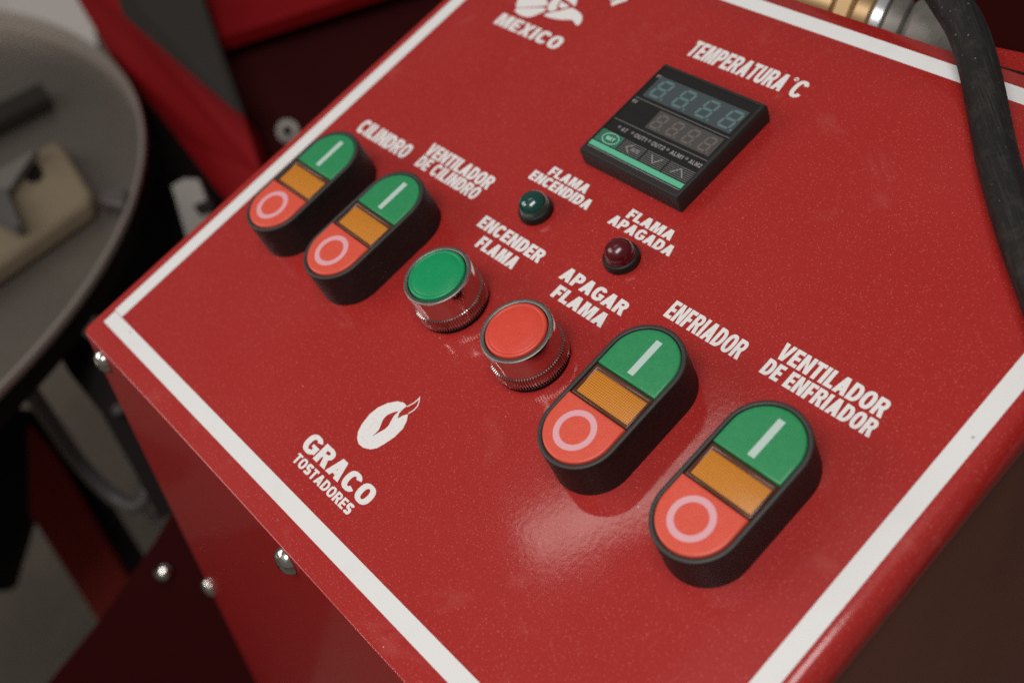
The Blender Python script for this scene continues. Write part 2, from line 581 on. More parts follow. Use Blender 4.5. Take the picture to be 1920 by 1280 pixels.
def word(mb, txt, x0, x1, y0, y1, s, t=None, gap=None, z0=0.0, z1=0.08):
    """a word between x0 and x1; s is the stem as a share of a letter width, t the bar thickness in mm"""
    h = y1 - y0
    gap = .10 if gap is None else gap
    n = len(txt)
    k = (x1 - x0) / (sum(s * 1.05 if c == 'I' else REL[c] for c in txt) + gap * (n - 1))
    gap *= k
    s = s * k
    t = t or s * .86
    x = x0
    for c in txt:
        w = REL[c] * k
        for outer, holes in glyph(c, w, h, s, t):
            f = lambda p: (x + p[0], y0 + p[1])
            mb.poly([f(p) for p in outer], [[f(p) for p in hh] for hh in holes], z0, z1)
        x += (s * 1.05 if c == 'I' else w) + gap
    return mb


# ================================================================== the console
console = empty('control_console', Matrix.Identity(4))
tag(console, 'red sloping control console with white border stripes, Spanish lettering and screwed front panel', 'control panel')
RX = TILT


def panel_part(mb, name, mat, label=None, **k):
    o = mb.build(name, mat, console, label=label, **k)
    o.rotation_euler = (RX, 0, 0)
    return o


# lid: folded sheet, a bend along its right edge, small rounding along its front edge
cols = [(-5.0, 0, -6.4), (-4.8, 0, -7.2), (-4.2, 0, -8.2), (-3.2, 0, -8.9), (-1.5, 0, -9.2)]
cols += [(u, 0, -9.2 + .25 * math.sin(u * .021)) for u in range(8, 320, 12)]
BR = 7.6
UB = 321.0
cols += [(UB + BR * math.sin(a), -BR * (1 - math.cos(a)), -9.2 + (.25 if a < .6 else .0)) for a in [math.radians(d) for d in range(0, 91, 9)]]
cols += [(UB + BR, -BR - 2.4, -9.0)]
V1 = 284.6
mb = MB()
outer, inner = [], []
for i, (u, z, v0) in enumerate(cols):
    a, b = cols[max(i - 1, 0)], cols[min(i + 1, len(cols) - 1)]
    d = Vector((b[0] - a[0], b[1] - a[1])).normalized()
    nx, nz = -d.y, d.x
    vs = [v0, v0 + .12, v0 + .38, v0 + .6, v0 + 5] + [20 + 24 * k for k in range(11)] + [V1 - .3, V1]
    dz = [-.42, -.14, 0, 0, 0] + [0] * 11 + [0, -.3]
    rip = .10 if u > UB + 2 else 0.0
    outer.append([(u + nx * q + rip * math.sin(v * .21) * random.random(), v, z + nz * q) for v, q in zip(vs, dz)])
    inner.append([(u - nx * 1.25, v, z - nz * 1.25) for v in vs])
nv = len(outer[0])
no = len(outer)
mb.add([p for r in outer for p in r], [(i * nv + j, (i + 1) * nv + j, (i + 1) * nv + j + 1, i * nv + j + 1) for i in range(no - 1) for j in range(nv - 1)])
mb.add([p for r in inner for p in r], [(i * nv + j, i * nv + j + 1, (i + 1) * nv + j + 1, (i + 1) * nv + j) for i in range(no - 1) for j in range(nv - 1)])
O2 = no * nv
edge = [(i * nv) for i in range(no)] + [((no - 1) * nv + j) for j in range(1, nv)] + [(i * nv + nv - 1) for i in range(no - 2, -1, -1)] + [j for j in range(nv - 2, 0, -1)]
for a, b in zip(edge, edge[1:] + edge[:1]):
    mb.f.append((b, a, a + O2, b + O2))
panel_part(mb, 'top_plate', M_RED, 'red painted sloping top plate with a folded right edge', angle=50)

# walls of the console (vertical), in world millimetres
ct, st = math.cos(TILT), math.sin(TILT)
yf, yb_ = -8.2, 284 * ct
fm = MB()
H0 = -560
fm.box(-4.4, yf, H0, 322, yf + 1.5, -8.2 * st / ct * ct - 1.6)
fo = fm.build('front_panel', M_REDFRONT, console, smooth=False, label='dark red vertical front panel')


def side(x0, x1, name, mat, label, drop=2.2):
    m = MB()
    z = lambda y: y * st / ct - drop / ct
    y0, y1 = yf + 1.7, yb_ - 8
    m.add([(x0, y0, H0), (x0, y1, H0), (x0, y1, z(y1)), (x0, y0, z(y0)), (x1, y0, H0), (x1, y1, H0), (x1, y1, z(y1)), (x1, y0, z(y0))],
          [(0, 3, 2, 1), (4, 5, 6, 7), (0, 4, 7, 3), (1, 2, 6, 5), (3, 7, 6, 2), (0, 1, 5, 4)])
    return m.build(name, mat, console, smooth=False, label=label)


side(325.6, 326.8, 'side_panel', M_BROWN, 'dark brown right side panel under the folded edge', 8.6)
side(-4.2, -2.8, 'side_panel', M_REDFRONT, 'dark red left side panel')
m = MB().box(-2.6, yb_ - 7.5, H0, 325.4, yb_ - 6, yb_ * st / ct - 5)
m.build('back_panel', M_REDFRONT, console, smooth=False)
m = MB().box(-2.6, yf + 1.8, H0 + 4, 325.4, yb_ - 8, H0 + 6)
m.build('bottom_panel', M_REDFRONT, console, smooth=False)

# white tape stripes
SW = 6.65
for nm, q in (('bottom', [(0.2, 0), (320.5, 0), (320.5, SW), (.2, SW)]),
              ('left', [(-.5, SW + .25), (SW - .2, SW + .25), (SW - .8, 278.9), (-1.2, 278.9)]),
              ('top', [(SW - .6, 278.9 - SW), (320.5, 278.9 - SW), (320.5, 278.9), (SW - .6, 278.9)]),
              ('right', [(320.5 - SW, SW + .2), (320.5, SW + .2), (320.5, 278.7 - SW), (320.5 - SW, 278.7 - SW)])):
    mb = MB().poly(q, (), 0.0, .12)
    panel_part(mb, 'border_stripe', M_TAPE, 'white tape stripe along the %s edge' % ('front' if nm == 'bottom' else 'rear' if nm == 'top' else nm), smooth=False)


def lettering(label, items, name='lettering'):
    mb = MB()
    for a in items:
        word(mb, *a[0], **a[1])
    panel_part(mb, name, M_PRINT, label, smooth=False)


W = lambda txt, x0, x1, y0, y1, s, **k: ((txt, x0, x1, y0, y1, s), k)
lettering('white lettering reading CILINDRO', [W('CILINDRO', 21.6, 58.0, 137.2, 145.0, .39, t=1.6)])
lettering('white lettering reading VENTILADOR DE CILINDRO', [W('VENTILADOR', 64.6, 106.8, 144.5, 151.1, .39, t=1.35), W('DE CILINDRO', 65.6, 105.6, 137.6, 143.9, .39, t=1.3)])
lettering('white lettering reading ENCENDER FLAMA', [W('ENCENDER', 117.1, 153.6, 129.2, 135.1, .40, t=1.3), W('FLAMA', 124.2, 146.6, 121.5, 127.3, .40, t=1.3)])
lettering('white lettering reading APAGAR FLAMA', [W('APAGAR', 165.6, 198.0, 128.8, 134.7, .38, t=1.4), W('FLAMA', 168.7, 195.2, 121.1, 126.9, .38, t=1.4)])
lettering('white lettering reading ENFRIADOR', [W('ENFRIADOR', 210.8, 243.8, 137.2, 144.8, .38, t=1.45)])
lettering('white lettering reading VENTILADOR DE ENFRIADOR', [W('VENTILADOR', 253.3, 293.4, 144.9, 151.5, .375, t=1.35), W('DE ENFRIADOR', 252.6, 294.5, 137.6, 143.9, .39, t=1.3)])
lettering('white lettering reading TEMPERATURA and degrees C', [W('TEMPERATURA', 131.2, 179.2, 240.4, 249.2, .38, t=1.7), W('C', 182.7, 188.2, 240.4, 249.2, .35, t=1.6)])
mb = MB().poly(sup(181.3, 248.6, .95, .95, 0, 345, 23, 2), [sup(181.3, 248.6, .42, .42, 0, 345, 23, 2)])
panel_part(mb, 'degree_mark', M_PRINT, smooth=False)
lettering('white lettering reading FLAMA ENCENDIDA', [W('FLAMA', 124.3, 145.9, 163.6, 168.1, .38, t=1.0), W('ENCENDIDA', 118.3, 152.3, 158.0, 162.8, .40, t=1.05)])
lettering('white lettering reading FLAMA APAGADA', [W('FLAMA', 168.3, 190.8, 163.3, 167.8, .38, t=1.05), W('APAGADA', 163.8, 195.4, 157.7, 162.3, .38, t=1.1)])
lettering('white lettering reading MEXICO', [W('MEXICO', 32.6, 75.0, 217.6, 224.9, .38, t=1.65, gap=.12)])
lettering('white lettering reading GRACO', [W('GRACO', 134.3, 175.6, 19.9, 27.4, .37, t=1.7, gap=.1)])
lettering('white lettering reading TOSTADORES', [W('TOSTADORES', 136.4, 172.6, 14.2, 18.2, .34, t=.8, gap=.13)])


def smooth_poly(p, n=5):
    out = []
    m = len(p)
    for i in range(m):
        p0, p1, p2, p3 = [Vector(p[(i + k) % m]) for k in (-1, 0, 1, 2)]
        for k in range(n):
            s_ = k / n
            out.append(tuple(.5 * ((2 * p1) + (-p0 + p2) * s_ + (2 * p0 - 5 * p1 + 4 * p2 - p3) * s_ ** 2 + (-p0 + 3 * p1 - 3 * p2 + p3) * s_ ** 3)))
    return out


bean = [(151.23, 35.94), (149.31, 37.85), (148.04, 40.79), (147.31, 45.24), (147.88, 49.23), (149.75, 52.73), (152.44, 55.52), (155.15, 56.61), (157.2, 56.31),
        (156.87, 54.61), (157.04, 52.53), (158.21, 50.73), (159.02, 52.81), (160.25, 54.37), (161.98, 52.3), (163.25, 49.27), (163.19, 44.94), (162.09, 40.94), (161.0, 38.03), (159.28, 36.16), (156.35, 34.9), (153.47, 34.82)]
crease = [(155.49, 40.14), (155.7, 42.88), (154.81, 44.98), (153.74, 46.96), (153.57, 49.03), (154.49, 51.04), (156.06, 52.95), (156.12, 50.8), (156.82, 48.56), (157.52, 46.61), (157.33, 44.57), (156.41, 42.3)]
mb = MB().poly(bean, [smooth_poly(crease, 3)])
fo_ = [(157.25, 56.31), (158.36, 59.03), (158.55, 60.81), (158.46, 62.17), (159.95, 60.56), (160.97, 58.91), (161.09, 56.81), (160.3, 54.5)]
fi_ = [(157.62, 56.15), (158.79, 58.83), (159.0, 60.1), (158.99, 60.94), (159.77, 60.16), (160.55, 58.75), (160.66, 56.9), (159.95, 54.7)]
mb.poly(fo_ + fi_[::-1])
panel_part(mb, 'bean_emblem', M_PRINT, 'white coffee bean emblem with a flame outline', smooth=False)
mb = MB()
for p in ([(35.69, 230.33), (33.03, 233.44), (32.24, 236.75), (36, 240), (42.41, 241.57), (48.23, 239.2), (49.12, 237.2), (44.98, 234.55), (39.24, 231.71)],
          [(36.41, 228.53), (37.32, 230.18), (44.01, 233.25), (49.51, 235.7), (51.24, 234.83), (50.9, 233.21), (48.26, 229.12), (45.41, 227.43), (41.01, 227.2), (38.1, 227.75)],
          [(51.6, 235.87), (49.89, 238.12), (49.35, 241.46), (48.88, 243.06), (52.05, 244.37), (53.53, 242.61), (54.23, 239.95), (55.92, 237.71), (55.12, 235.72), (52.82, 235.21)],
          [(55.02, 240.28), (54.53, 242.44), (56.07, 242.02), (57.82, 241.93), (59.92, 241.75), (59.77, 240.51), (58.05, 238.9), (56.26, 239.03)],
          [(52.95, 232.03), (54.07, 233.98), (58.69, 237.71), (62.11, 240.92), (66.01, 240.82), (70.11, 239.67), (72.46, 237.8), (73.68, 235.45), (73.54, 233.68), (71.63, 233.99), (68.33, 235.15), (63.17, 233.21), (58.7, 232.15), (55.15, 231.8)],
          [(52.86, 244.9), (54.74, 247.28), (59.51, 247.47), (61.56, 245.38), (63.02, 242.77), (61.25, 242.9), (57.67, 243.75), (54.88, 244.2)]):
    mb.poly(smooth_poly(p, 4))
panel_part(mb, 'eagle_emblem', M_PRINT, 'white eagle head emblem cut off by the top of the picture', smooth=False)
# end of the curved word above the emblem: a letter N turned on its arc
mb = MB()
g = MB()
word(g, 'EN', -5.6, 5.6, 0, 7.2, .38, t=1.5, gap=.12)
a = math.radians(-38)
mb.add([(75.2 + x * math.cos(a) - y * math.sin(a), 253.2 + x * math.sin(a) + y * math.cos(a), z) for x, y, z in g.v], g.f)
panel_part(mb, 'lettering', M_PRINT, 'white curved lettering ending in EN above the emblem', smooth=False)

# dome head screws along the front panel (axis along -y)
def dome_screw(x, z, r=4.3, y=yf, rz=0.3):
    m = MB()
    prof = [(r, 0), (r * 1.02, .35), (r * .97, 1.1), (r * .87, 2.1), (r * .7, 3.0), (r * .46, 3.6), (r * .2, 3.9), (.02, 3.95)]
    m.lathe(prof, 32, True)
    vs = [(x + px * math.cos(rz) - py * math.sin(rz), y - pz - .02, z + px * math.sin(rz) + py * math.cos(rz)) for px, py, pz in m.v]
    m.v = vs
    for k in (0, 1):                                  # cross recess, dark slots set into the dome
        pass
    s_ = m.build('screw', M_SCREW, console, label=None)
    c = MB()
    for ang in (rz, rz + math.pi / 2):
        q = MB().box(-1.5, -.3, 0, 1.5, .3, 3.9)
        c.add([(x + px * math.cos(ang) - py * math.sin(ang), y - pz - .03, z + px * math.sin(ang) + py * math.cos(ang)) for px, py, pz in q.v], q.f)
    c.build('cross_recess', M_DARK, s_, smooth=False)
    return s_


dome_screw(8.6, -12.4, 5.3)
dome_screw(161.2, -10.8, 5.6, rz=.7)
dome_screw(-1.2, -189, 5.4, rz=1.0)

# ================================================================== double push buttons
def double_button():
    root = on_panel('double_push_button', 0, 0)
    a, L, H = 14.55, 14.75, 17.2
    out = stadium(a, L)
    hb = MB()
    loft(hb, out, [(-.28, 0), (-.28, 1.2), (-.12, 3), (0.02, H - 1.1), (.08, H - .5), (.3, H - .15), (.65, H), (1.15, H), (1.5, H - .15), (1.68, H - .5), (1.72, H - 4)], True, True)
    hb.build('housing', M_BLACK, root, angle=40)
    rb_ = MB()
    rb_.rings([[(x, y, z) for x, y in inset(out, d)] for d, z in [(.12, H - .45), (.2, H + .0), (.45, H + .12), (.85, H + .16), (1.3, H + .12), (1.6, H - .02), (1.7, H - .5)]])
    rb_.build('rim', M_RIMC, root, angle=60)
    ri = stadium(a - 1.95, L, 28)

    def dcap(sign, y0):
        n = len(ri) // 2
        pts = [(x, y) for x, y in stadium(a - 1.95, L, 28) if y > 0]
        pts = [p for p in pts]
        poly = [(a - 1.95, y0)] + pts + [(-(a - 1.95), y0)]
        if sign < 0:
            poly = [(-x, -y) for x, y in poly]
        return poly
    for sign, y0, H2, mat, nm in ((1, 6.75, H + .15, M_GREEN, 'start_cap'), (-1, 6.9, H + .75, M_CORAL, 'stop_cap')):
        c = MB()
        poly = dcap(sign, y0)
        loft(c, poly, [(0, H - 3.5), (0, H2 - .7), (.08, H2 - .4), (.3, H2 - .12), (.65, H2 - .02), (1.4, H2 + .04), (4.5, H2 + .06)], False, True)
        cap = c.build(nm, mat, root, angle=50)
        k = MB()
        if sign > 0:
            k.poly([(-1.25, 9.0), (1.25, 9.0), (1.25, 23.6), (-1.25, 23.6)], (), H2 + .02, H2 + .11)
            k.build('line_mark', M_MARKG, cap, smooth=False)
        else:
            k.poly([(x - .5, y - 16.5) for x, y in sup(0, 0, 7.3, 7.3, 0, 354, 59, 2)], [[(x - .5, y - 16.5) for x, y in sup(0, 0, 5.2, 5.2, 0, 354, 59, 2)]], H2 + .02, H2 + .11)
            k.build('ring_mark', M_MARKR, cap, smooth=False)
    rw = a - 1.95
    r = [(-rw, -6.6), (rw, -6.6), (rw, 6.45), (-rw, 6.45)]
    c = MB()
    loft(c, r, [(0, H - 3.5), (0, H - .7), (.2, H - .3), (.55, H - .1), (.95, H - .12), (1.3, H - .45), (1.5, H - .5)], False, True)
    lens = c.build('lamp_window', M_AMBER_RIM, root, angle=40)
    c = MB()
    loft(c, [(-rw + 1.5, -5.2), (rw - .95, -5.2), (rw - .95, 4.3), (-rw + 1.5, 4.3)], [(0, H - .6), (.05, H - .28), (.25, H - .2)], False, True)
    c.build('amber_lens', M_AMBER, lens, angle=40)
    return root


DB = double_button()
for i, (u, v, lab) in enumerate(((43.9, 99.2, 'black double push button with green start and red stop, below CILINDRO, touching the left stripe'),
                                 (89.9, 98.5, 'black double push button with green start and red stop, beside the round green button'),
                                 (228.6, 98.4, 'black double push button with green start and red stop, right of the round red button'),
                                 (278.1, 97.8, 'black double push button with green start and red stop, nearest the right stripe'))):
    o = DB if i == 0 else copy_tree(DB)
    o.matrix_world = PM @ Matrix.Translation(Vector((u, v, 0)) * MM) @ Matrix.Rotation(math.radians((.5, -.6, .35, -.3)[i]), 4, 'Z')
    tag(o, lab, 'push button', 'double start and stop push buttons in a row')


# ================================================================== round push buttons
def round_button(u, v, mat, label):
    root = on_panel('round_push_button', u, v)
    MB().lathe([(13.9, 0), (14.05, .3), (14.05, 1.5), (13.6, 1.75), (11, 1.75)], 72, True, True).build('gasket', M_DARK, root, angle=40)
    k = MB()
    n = 84
    prof = []
    for r, z, amp in ((13.2, 1.6, 0), (13.8, 1.8, .30), (14.0, 2.3, .42), (13.9, 7.0, .42), (13.75, 7.6, .35), (13.2, 7.9, 0)):
        prof.append([((r + amp * (1 if i % 4 in (1, 2) else -1)) * math.cos(2 * math.pi * i / (4 * n)), (r + amp * (1 if i % 4 in (1, 2) else -1)) * math.sin(2 * math.pi * i / (4 * n)), z) for i in range(4 * n)])
    k.rings(prof).build('knurled_ring', M_CHROME, root, angle=30)
    MB().lathe([(13.5, 7.6), (13.5, 8.2), (13.42, 12), (13.42, 17.3), (13.38, 17.6), (13.3, 17.8)], 96).build('chrome_collar', M_CHROME, root, angle=40)
    MB().lathe([(13.3, 17.8), (13.12, 17.97), (12.9, 18.02), (11.85, 18.0), (11.68, 17.85), (11.62, 17.4), (11.6, 13)], 96).build('bezel_ring', M_BEZEL, root, angle=60)
    MB().lathe([(11.3, 13), (11.3, 17.7), (11.18, 18.25), (10.85, 18.55), (10.4, 18.65), (10.02, 18.65), (9.9, 18.58), (9.78, 18.5), (9.66, 18.58), (9.5, 18.66), (6, 18.78), (3, 18.82), (.05, 18.84)], 96, False, True).build('button_cap', mat, root, angle=80)
    tag(root, label, 'push button', 'round chrome push buttons')
    return root


round_button(138.4, 98.0, M_GREEN2, 'round green push button with chrome knurled collar below ENCENDER FLAMA')
round_button(183.2, 97.8, M_CORAL2, 'round red push button with chrome knurled collar below APAGAR FLAMA')


# ================================================================== indicator lamps
def indicator(u, v, mat, label, rd, hd):
    root = on_panel('indicator_lamp', u, v)
    MB().lathe([(6.9, 0), (7.0, .2), (6.95, 2.6), (6.7, 3.2), (6.3, 3.45), (rd, 3.4), (rd - .4, 2.5)], 56, True, True).build('collar', M_BLACK, root, angle=40)
    pr = [(rd - .15, 2.9), (rd + .1, 3.3), (rd + .12, 3.8), (rd - .06, 4.1)]
    for i in range(0, 13):
        a_ = math.radians(7.5 * i)
        pr.append((max((rd - .1) * math.cos(a_) ** .86, .03), 4.2 + (hd - 4.2) * math.sin(a_)))
    MB().lathe(pr, 56, False, True).build('lens', mat, root, angle=80)
    tag(root, label, 'indicator lamp', 'small domed indicator lamps')


indicator(134.9, 147.2, M_LEDG, 'small dark green domed indicator lamp below FLAMA ENCENDIDA', 6.05, 9.4)
indicator(181.4, 147.7, M_LEDR, 'small dark red domed indicator lamp below FLAMA APAGADA', 5.7, 9.6)

# ================================================================== temperature controller
tcr = on_panel('temperature_controller', 160.4, 201.2)
tag(tcr, 'square black digital temperature controller with blank display and green bar under TEMPERATURA', 'temperature controller')
HX, HY, HC = 26.0, 25.9, 8.7
rect = lambda x0, y0, x1, y1: [(x0, y0), (x1, y0), (x1, y1), (x0, y1)]
ou = [(-HX + .5, -HY), (HX - .5, -HY), (HX, -HY + .5), (HX, HY - .5), (HX - .5, HY), (-HX + .5, HY), (-HX, HY - .5), (-HX, -HY + .5)]
iw = rect(-24.75, -22.7, 24.1, 24.0)
c = MB()
loft(c, ou, [(0.35, 0), (.1, 2.5), (0, 6.2), (.05, 7.4), (.6, HC - .15), (.85, HC)], True, False)
fr = inset(ou, .85)
# frame face between outer edge and window, then the recess
tmp = MB().poly(fr, [iw], HC - .9, HC)
c.add(tmp.v, tmp.f)
c.build('case', M_CHAR, tcr, angle=30)
OX, OY = 160.4, 201.2
FZ = HC - .35
R_ = lambda x0, y0, x1, y1: rect(x0 - OX, y0 - OY, x1 - OX, y1 - OY)
MB().poly(iw, (), HC - 2, FZ).build('faceplate', M_WINDOW, tcr, smooth=False)
sh = lambda x, y: (x - OX, y - OY)
d1 = MB().poly([sh(138.3, 209.0), sh(182.8, 209.0), sh(182.8, 220.9), sh(138.3, 220.6)], (), FZ, FZ + .06).build('display', M_DISP1, tcr, smooth=False, label='upper blank grey blue display')
d2 = MB().poly([sh(151.0, 196.5), sh(183.2, 196.5), sh(182.9, 206.2), sh(150.7, 206.2)], (), FZ, FZ + .06).build('display', M_DISP2, tcr, smooth=False, label='lower blank grey display')


def digit(cx, cy, w, h, s, mat, parent):
    m = MB()
    k = .14
    z0, z1 = FZ + .06, FZ + .12
    f = lambda x, y: (cx - OX + x + k * y, cy - OY + y)
    W_, H_ = w / 2, h / 2
    g = s * .16
    for y in (-H_ + s / 2, 0, H_ - s / 2):
        x = W_ - s / 2 - g
        m.poly([f(-x, y), f(-x + s / 2, y - s / 2), f(x - s / 2, y - s / 2), f(x, y), f(x - s / 2, y + s / 2), f(-x + s / 2, y + s / 2)], (), z0, z1)
    for x in (-W_ + s / 2, W_ - s / 2):
        for ya, yb in ((-H_ + s / 2 + g, -g), (g, H_ - s / 2 - g)):
            m.poly([f(x, ya), f(x + s / 2, ya + s / 2), f(x + s / 2, yb - s / 2), f(x, yb), f(x - s / 2, yb - s / 2), f(x - s / 2, ya + s / 2)], (), z0, z1)
    m.poly([f(W_ + .35 * s, -H_), f(W_ + 1.1 * s, -H_), f(W_ + 1.1 * s, -H_ + .8 * s), f(W_ + .35 * s, -H_ + .8 * s)], (), z0, z1)
    m.build('digit', mat, parent, smooth=False)


for cx in (143.6, 155.3, 167.2, 178.6):
    digit(cx, 214.9, 6.4, 9.6, 1.2, M_SEG1, d1)
for cx in (154.6, 162.6, 170.6, 178.8):
    digit(cx, 201.2, 4.8, 7.6, .95, M_SEG2, d2)
for y, x0 in ((207.3, 136.4), (194.7, 136.3)):
    MB().poly(R_(x0, y - .16, 184.3, y + .16), (), FZ, FZ + .08).build('divider_line', M_GREYL, tcr, smooth=False)
MB().poly(R_(136.2, 178.75, 184.3, 179.0), (), FZ, FZ + .08).build('divider_line', M_GREYP, tcr, smooth=False)
MB().poly(R_(136.0, 179.6, 184.4, 182.0), (), FZ, FZ + .06).build('green_bar', M_TEAL, tcr, smooth=False)
mb = MB()
for i in range(7):
    y = 182.7 + i * .86
    mb.poly(R_(136.1, y, 148.0, y + .46), (), FZ, FZ + .05)
mb.build('set_key', M_TEALD, tcr, smooth=False, label='green striped SET key')
mb = MB()
cc = (142.7 - OX, 185.5 - OY)
mb.poly([(cc[0] + x, cc[1] + y) for x, y in sup(0, 0, 4.1, 2.75, 0, 352, 44, 2)], [[(cc[0] + x, cc[1] + y) for x, y in sup(0, 0, 3.75, 2.4, 0, 352, 44, 2)]], FZ + .05, FZ + .1)
word(mb, 'SET', cc[0] - 2.2, cc[0] + 2.2, cc[1] - .85, cc[1] + .85, .3, z0=FZ + .05, z1=FZ + .1)
mb.build('set_lettering', M_TEALP, tcr, smooth=False)
for x0, x1 in ((148.6, 159.8), (160.6, 171.2), (172.0, 184.2)):
    mb = MB()
    for i in range(7):
        y = 182.7 + i * .86
        mb.poly(R_(x0, y, x1, y + .3), (), FZ, FZ + .05)
    mb.build('key', M_GREYL, tcr, smooth=False)


def chevron(p, w=.42):
    """three points, a bent stroke"""
    a, b, c_ = [Vector(q) for q in p]
    d1_, d2_ = (b - a).normalized(), (c_ - b).normalized()
    n1, n2 = Vector((-d1_.y, d1_.x)), Vector((-d2_.y, d2_.x))
    mm = (n1 + n2) / max((n1 + n2).dot(n1), .25)
    L = [a + n1 * w / 2, b + mm * w / 2, c_ + n2 * w / 2, c_ - n2 * w / 2, b - mm * w / 2, a - n1 * w / 2]
    return [(q.x - OX, q.y - OY) for q in L]


mb = MB()
for p in (((154.0, 187.5), (151.3, 185.4), (154.2, 183.3)), ((163.3, 187.2), (166.2, 184.0), (169.0, 187.3)), ((175.3, 184.0), (178.3, 187.1), (181.2, 183.8))):
    mb.poly(chevron(p), (), FZ + .05, FZ + .11)
word(mb, 'R/S', 154.2 - OX, 158.0 - OX, 184.6 - OY, 186.2 - OY, .2, z0=FZ + .05, z1=FZ + .11)
mb.build('arrow_marks', M_GREYP, tcr, smooth=False)
for x in (141.6, 148.7, 157.7, 167.1, 176.6):
    MB().poly([(x - OX + a_, 192.0 - OY + b_) for a_, b_ in sup(0, 0, .68, .68, 0, 345, 23, 2)], (), FZ, FZ + .07).build('signal_lamp', M_GREYL, tcr, smooth=False)
mb = MB()
for tx, x0, x1 in (('AT', 143.2, 146.0), ('OUT1', 150.2, 156.2), ('OUT2', 159.2, 165.6), ('ALM1', 168.8, 175.0), ('ALM2', 178.2, 184.0)):
    word(mb, tx, x0 - OX, x1 - OX, 190.7 - OY, 192.6 - OY, .27, t=.34, gap=.2, z0=FZ, z1=FZ + .06)
for tx, y in (('PV', 219.2), ('SV', 204.5)):
    word(mb, tx, 136.5 - OX, 138.9 - OX, y - OY, y + 1.6 - OY, .28, t=.34, gap=.2, z0=FZ, z1=FZ + .06)
mb.build('faceplate_lettering', M_GREYP, tcr, smooth=False, label='small grey lettering AT OUT1 OUT2 ALM1 ALM2 PV SV')

# ================================================================== rubber hose over the upper right corner
hp = [(120, 330, -6), (150, 326, 2), (176, 318, 9), (196, 308.5, 12.5), (213.7, 296.7, 12), (227.8, 287.4, 10), (240.4, 275.4, 8.5), (253.5, 260.6, 7.8), (271.6, 239.6, 7.4), (293.5, 217.2, 7.3), (316, 196, 7.3), (338, 172, 5), (352, 150, -10), (360, 138, -40), (365, 130, -90)]


def spline(pts, n=10):
    out = []
    for i in range(len(pts) - 1):
        p0, p1, p2, p3 = [Vector(pts[min(max(i + k, 0), len(pts) - 1)]) for k in (-1, 0, 1, 2)]
        for k in range(n):
            s_ = k / n
            out.append(.5 * ((2 * p1) + (-p0 + p2) * s_ + (2 * p0 - 5 * p1 + 4 * p2 - p3) * s_ ** 2 + (-p0 + 3 * p1 - 3 * p2 + p3) * s_ ** 3))
    out.append(Vector(pts[-1]))
    return out


ho = MB().tube(spline(hp), 6.7, 72, ridge=.018, lobes=9).build('rubber_hose', M_HOSE, angle=80)
ho.matrix_world = PM.copy()
tag(ho, 'thick scuffed black rubber hose lying across the upper right corner of the panel', 'hose')


# ================================================================== surroundings, all in world metres behind the console
def at(px, py, d):
    """point seen at a pixel of the 1920 x 1280 photograph, d metres along the view axis"""
    return CW + (RW @ Vector((px - 960, 640 - py, -F_PX))) * (d / F_PX)


def atz(px, py, z):
    r = RW @ Vector((px - 960, 640 - py, -F_PX))
    return CW + r * ((z - CW.z) / r.z)


def slab(name, pts, thick, mat, parent=None, back=None, depth=None):
    """a sheet or casting with its own outline and real thickness"""
    P = [at(x, y, depth) if len(q) == 2 else at(x, y, q[2]) for q in pts for x, y in [q[:2]]]
    n = (P[1] - P[0]).cross(P[2] - P[1]).normalized()
    if n.dot(CW - P[0]) < 0:
        P = P[::-1]
        n = -n
    Q = [p - n * thick for p in P]
    m = MB()
    k = len(P)
    m.add([tuple(p / MM) for p in P + Q], [tuple(range(k)), tuple(range(2 * k - 1, k - 1, -1))] + [(i + k, (i + 1) % k + k, (i + 1) % k, i) for i in range(k)])
    return m.build(name, mat, parent, smooth=False)


# floor and far wall
m = MB().add([(-4500, -2500, -900), (2500, -2500, -900), (2500, 3500, -900), (-4500, 3500, -900)], [(0, 1, 2, 3)])
tag(m.build('floor', M_FLOOR, smooth=False), 'grey brown concrete floor', kind='structure')
m = MB().box(-4500, -2500, -900, -4400, 3500, 1500)
tag(m.build('wall', M_WALL, smooth=False), 'pale plaster wall far behind the tray', kind='structure')

# cooling tray: round steel pan
TR = Matrix.Translation(Vector((-.607, -.247, -.150)))
tray = empty('cooling_tray', TR)
tag(tray, 'large round grey steel cooling tray at the left edge', 'tray')
MB().lathe([(459, -6), (461.5, -1), (460, 2), (457.5, 2), (456, -1), (455.5, -18)], 160).build('rim', M_RIM, tray, angle=60)
MB().lathe([(455.5, -18), (300, -19), (100, -19.5), (.1, -20)], 160).build('tray_floor', M_TRAY, tray, angle=60)
MB().lathe([(455.5, -22), (459, -22), (459, -6)], 160).build('tray_wall', M_DARK, tray, angle=60)
MB().lathe([(.1, -24), (456, -24)], 160).build('tray_underside', M_DARK, tray)


def zprism(name, pix, ztop, thick, mat, parent=None, bevel=0):
    P = [atz(x, y, ztop) / MM for x, y in pix]
    m = MB()
    k = len(P)
    ar = sum(P[i].x * P[(i + 1) % k].y - P[(i + 1) % k].x * P[i].y for i in range(k))
    if ar < 0:
        P = P[::-1]
    m.add([tuple(p) for p in P] + [(p.x, p.y, p.z - thick) for p in P], [tuple(range(k)), tuple(range(2 * k - 1, k - 1, -1))] + [(i + k, (i + 1) % k + k, (i + 1) % k, i) for i in range(k)])
    return m.build(name, mat, parent, smooth=bool(bevel), bevel=bevel)


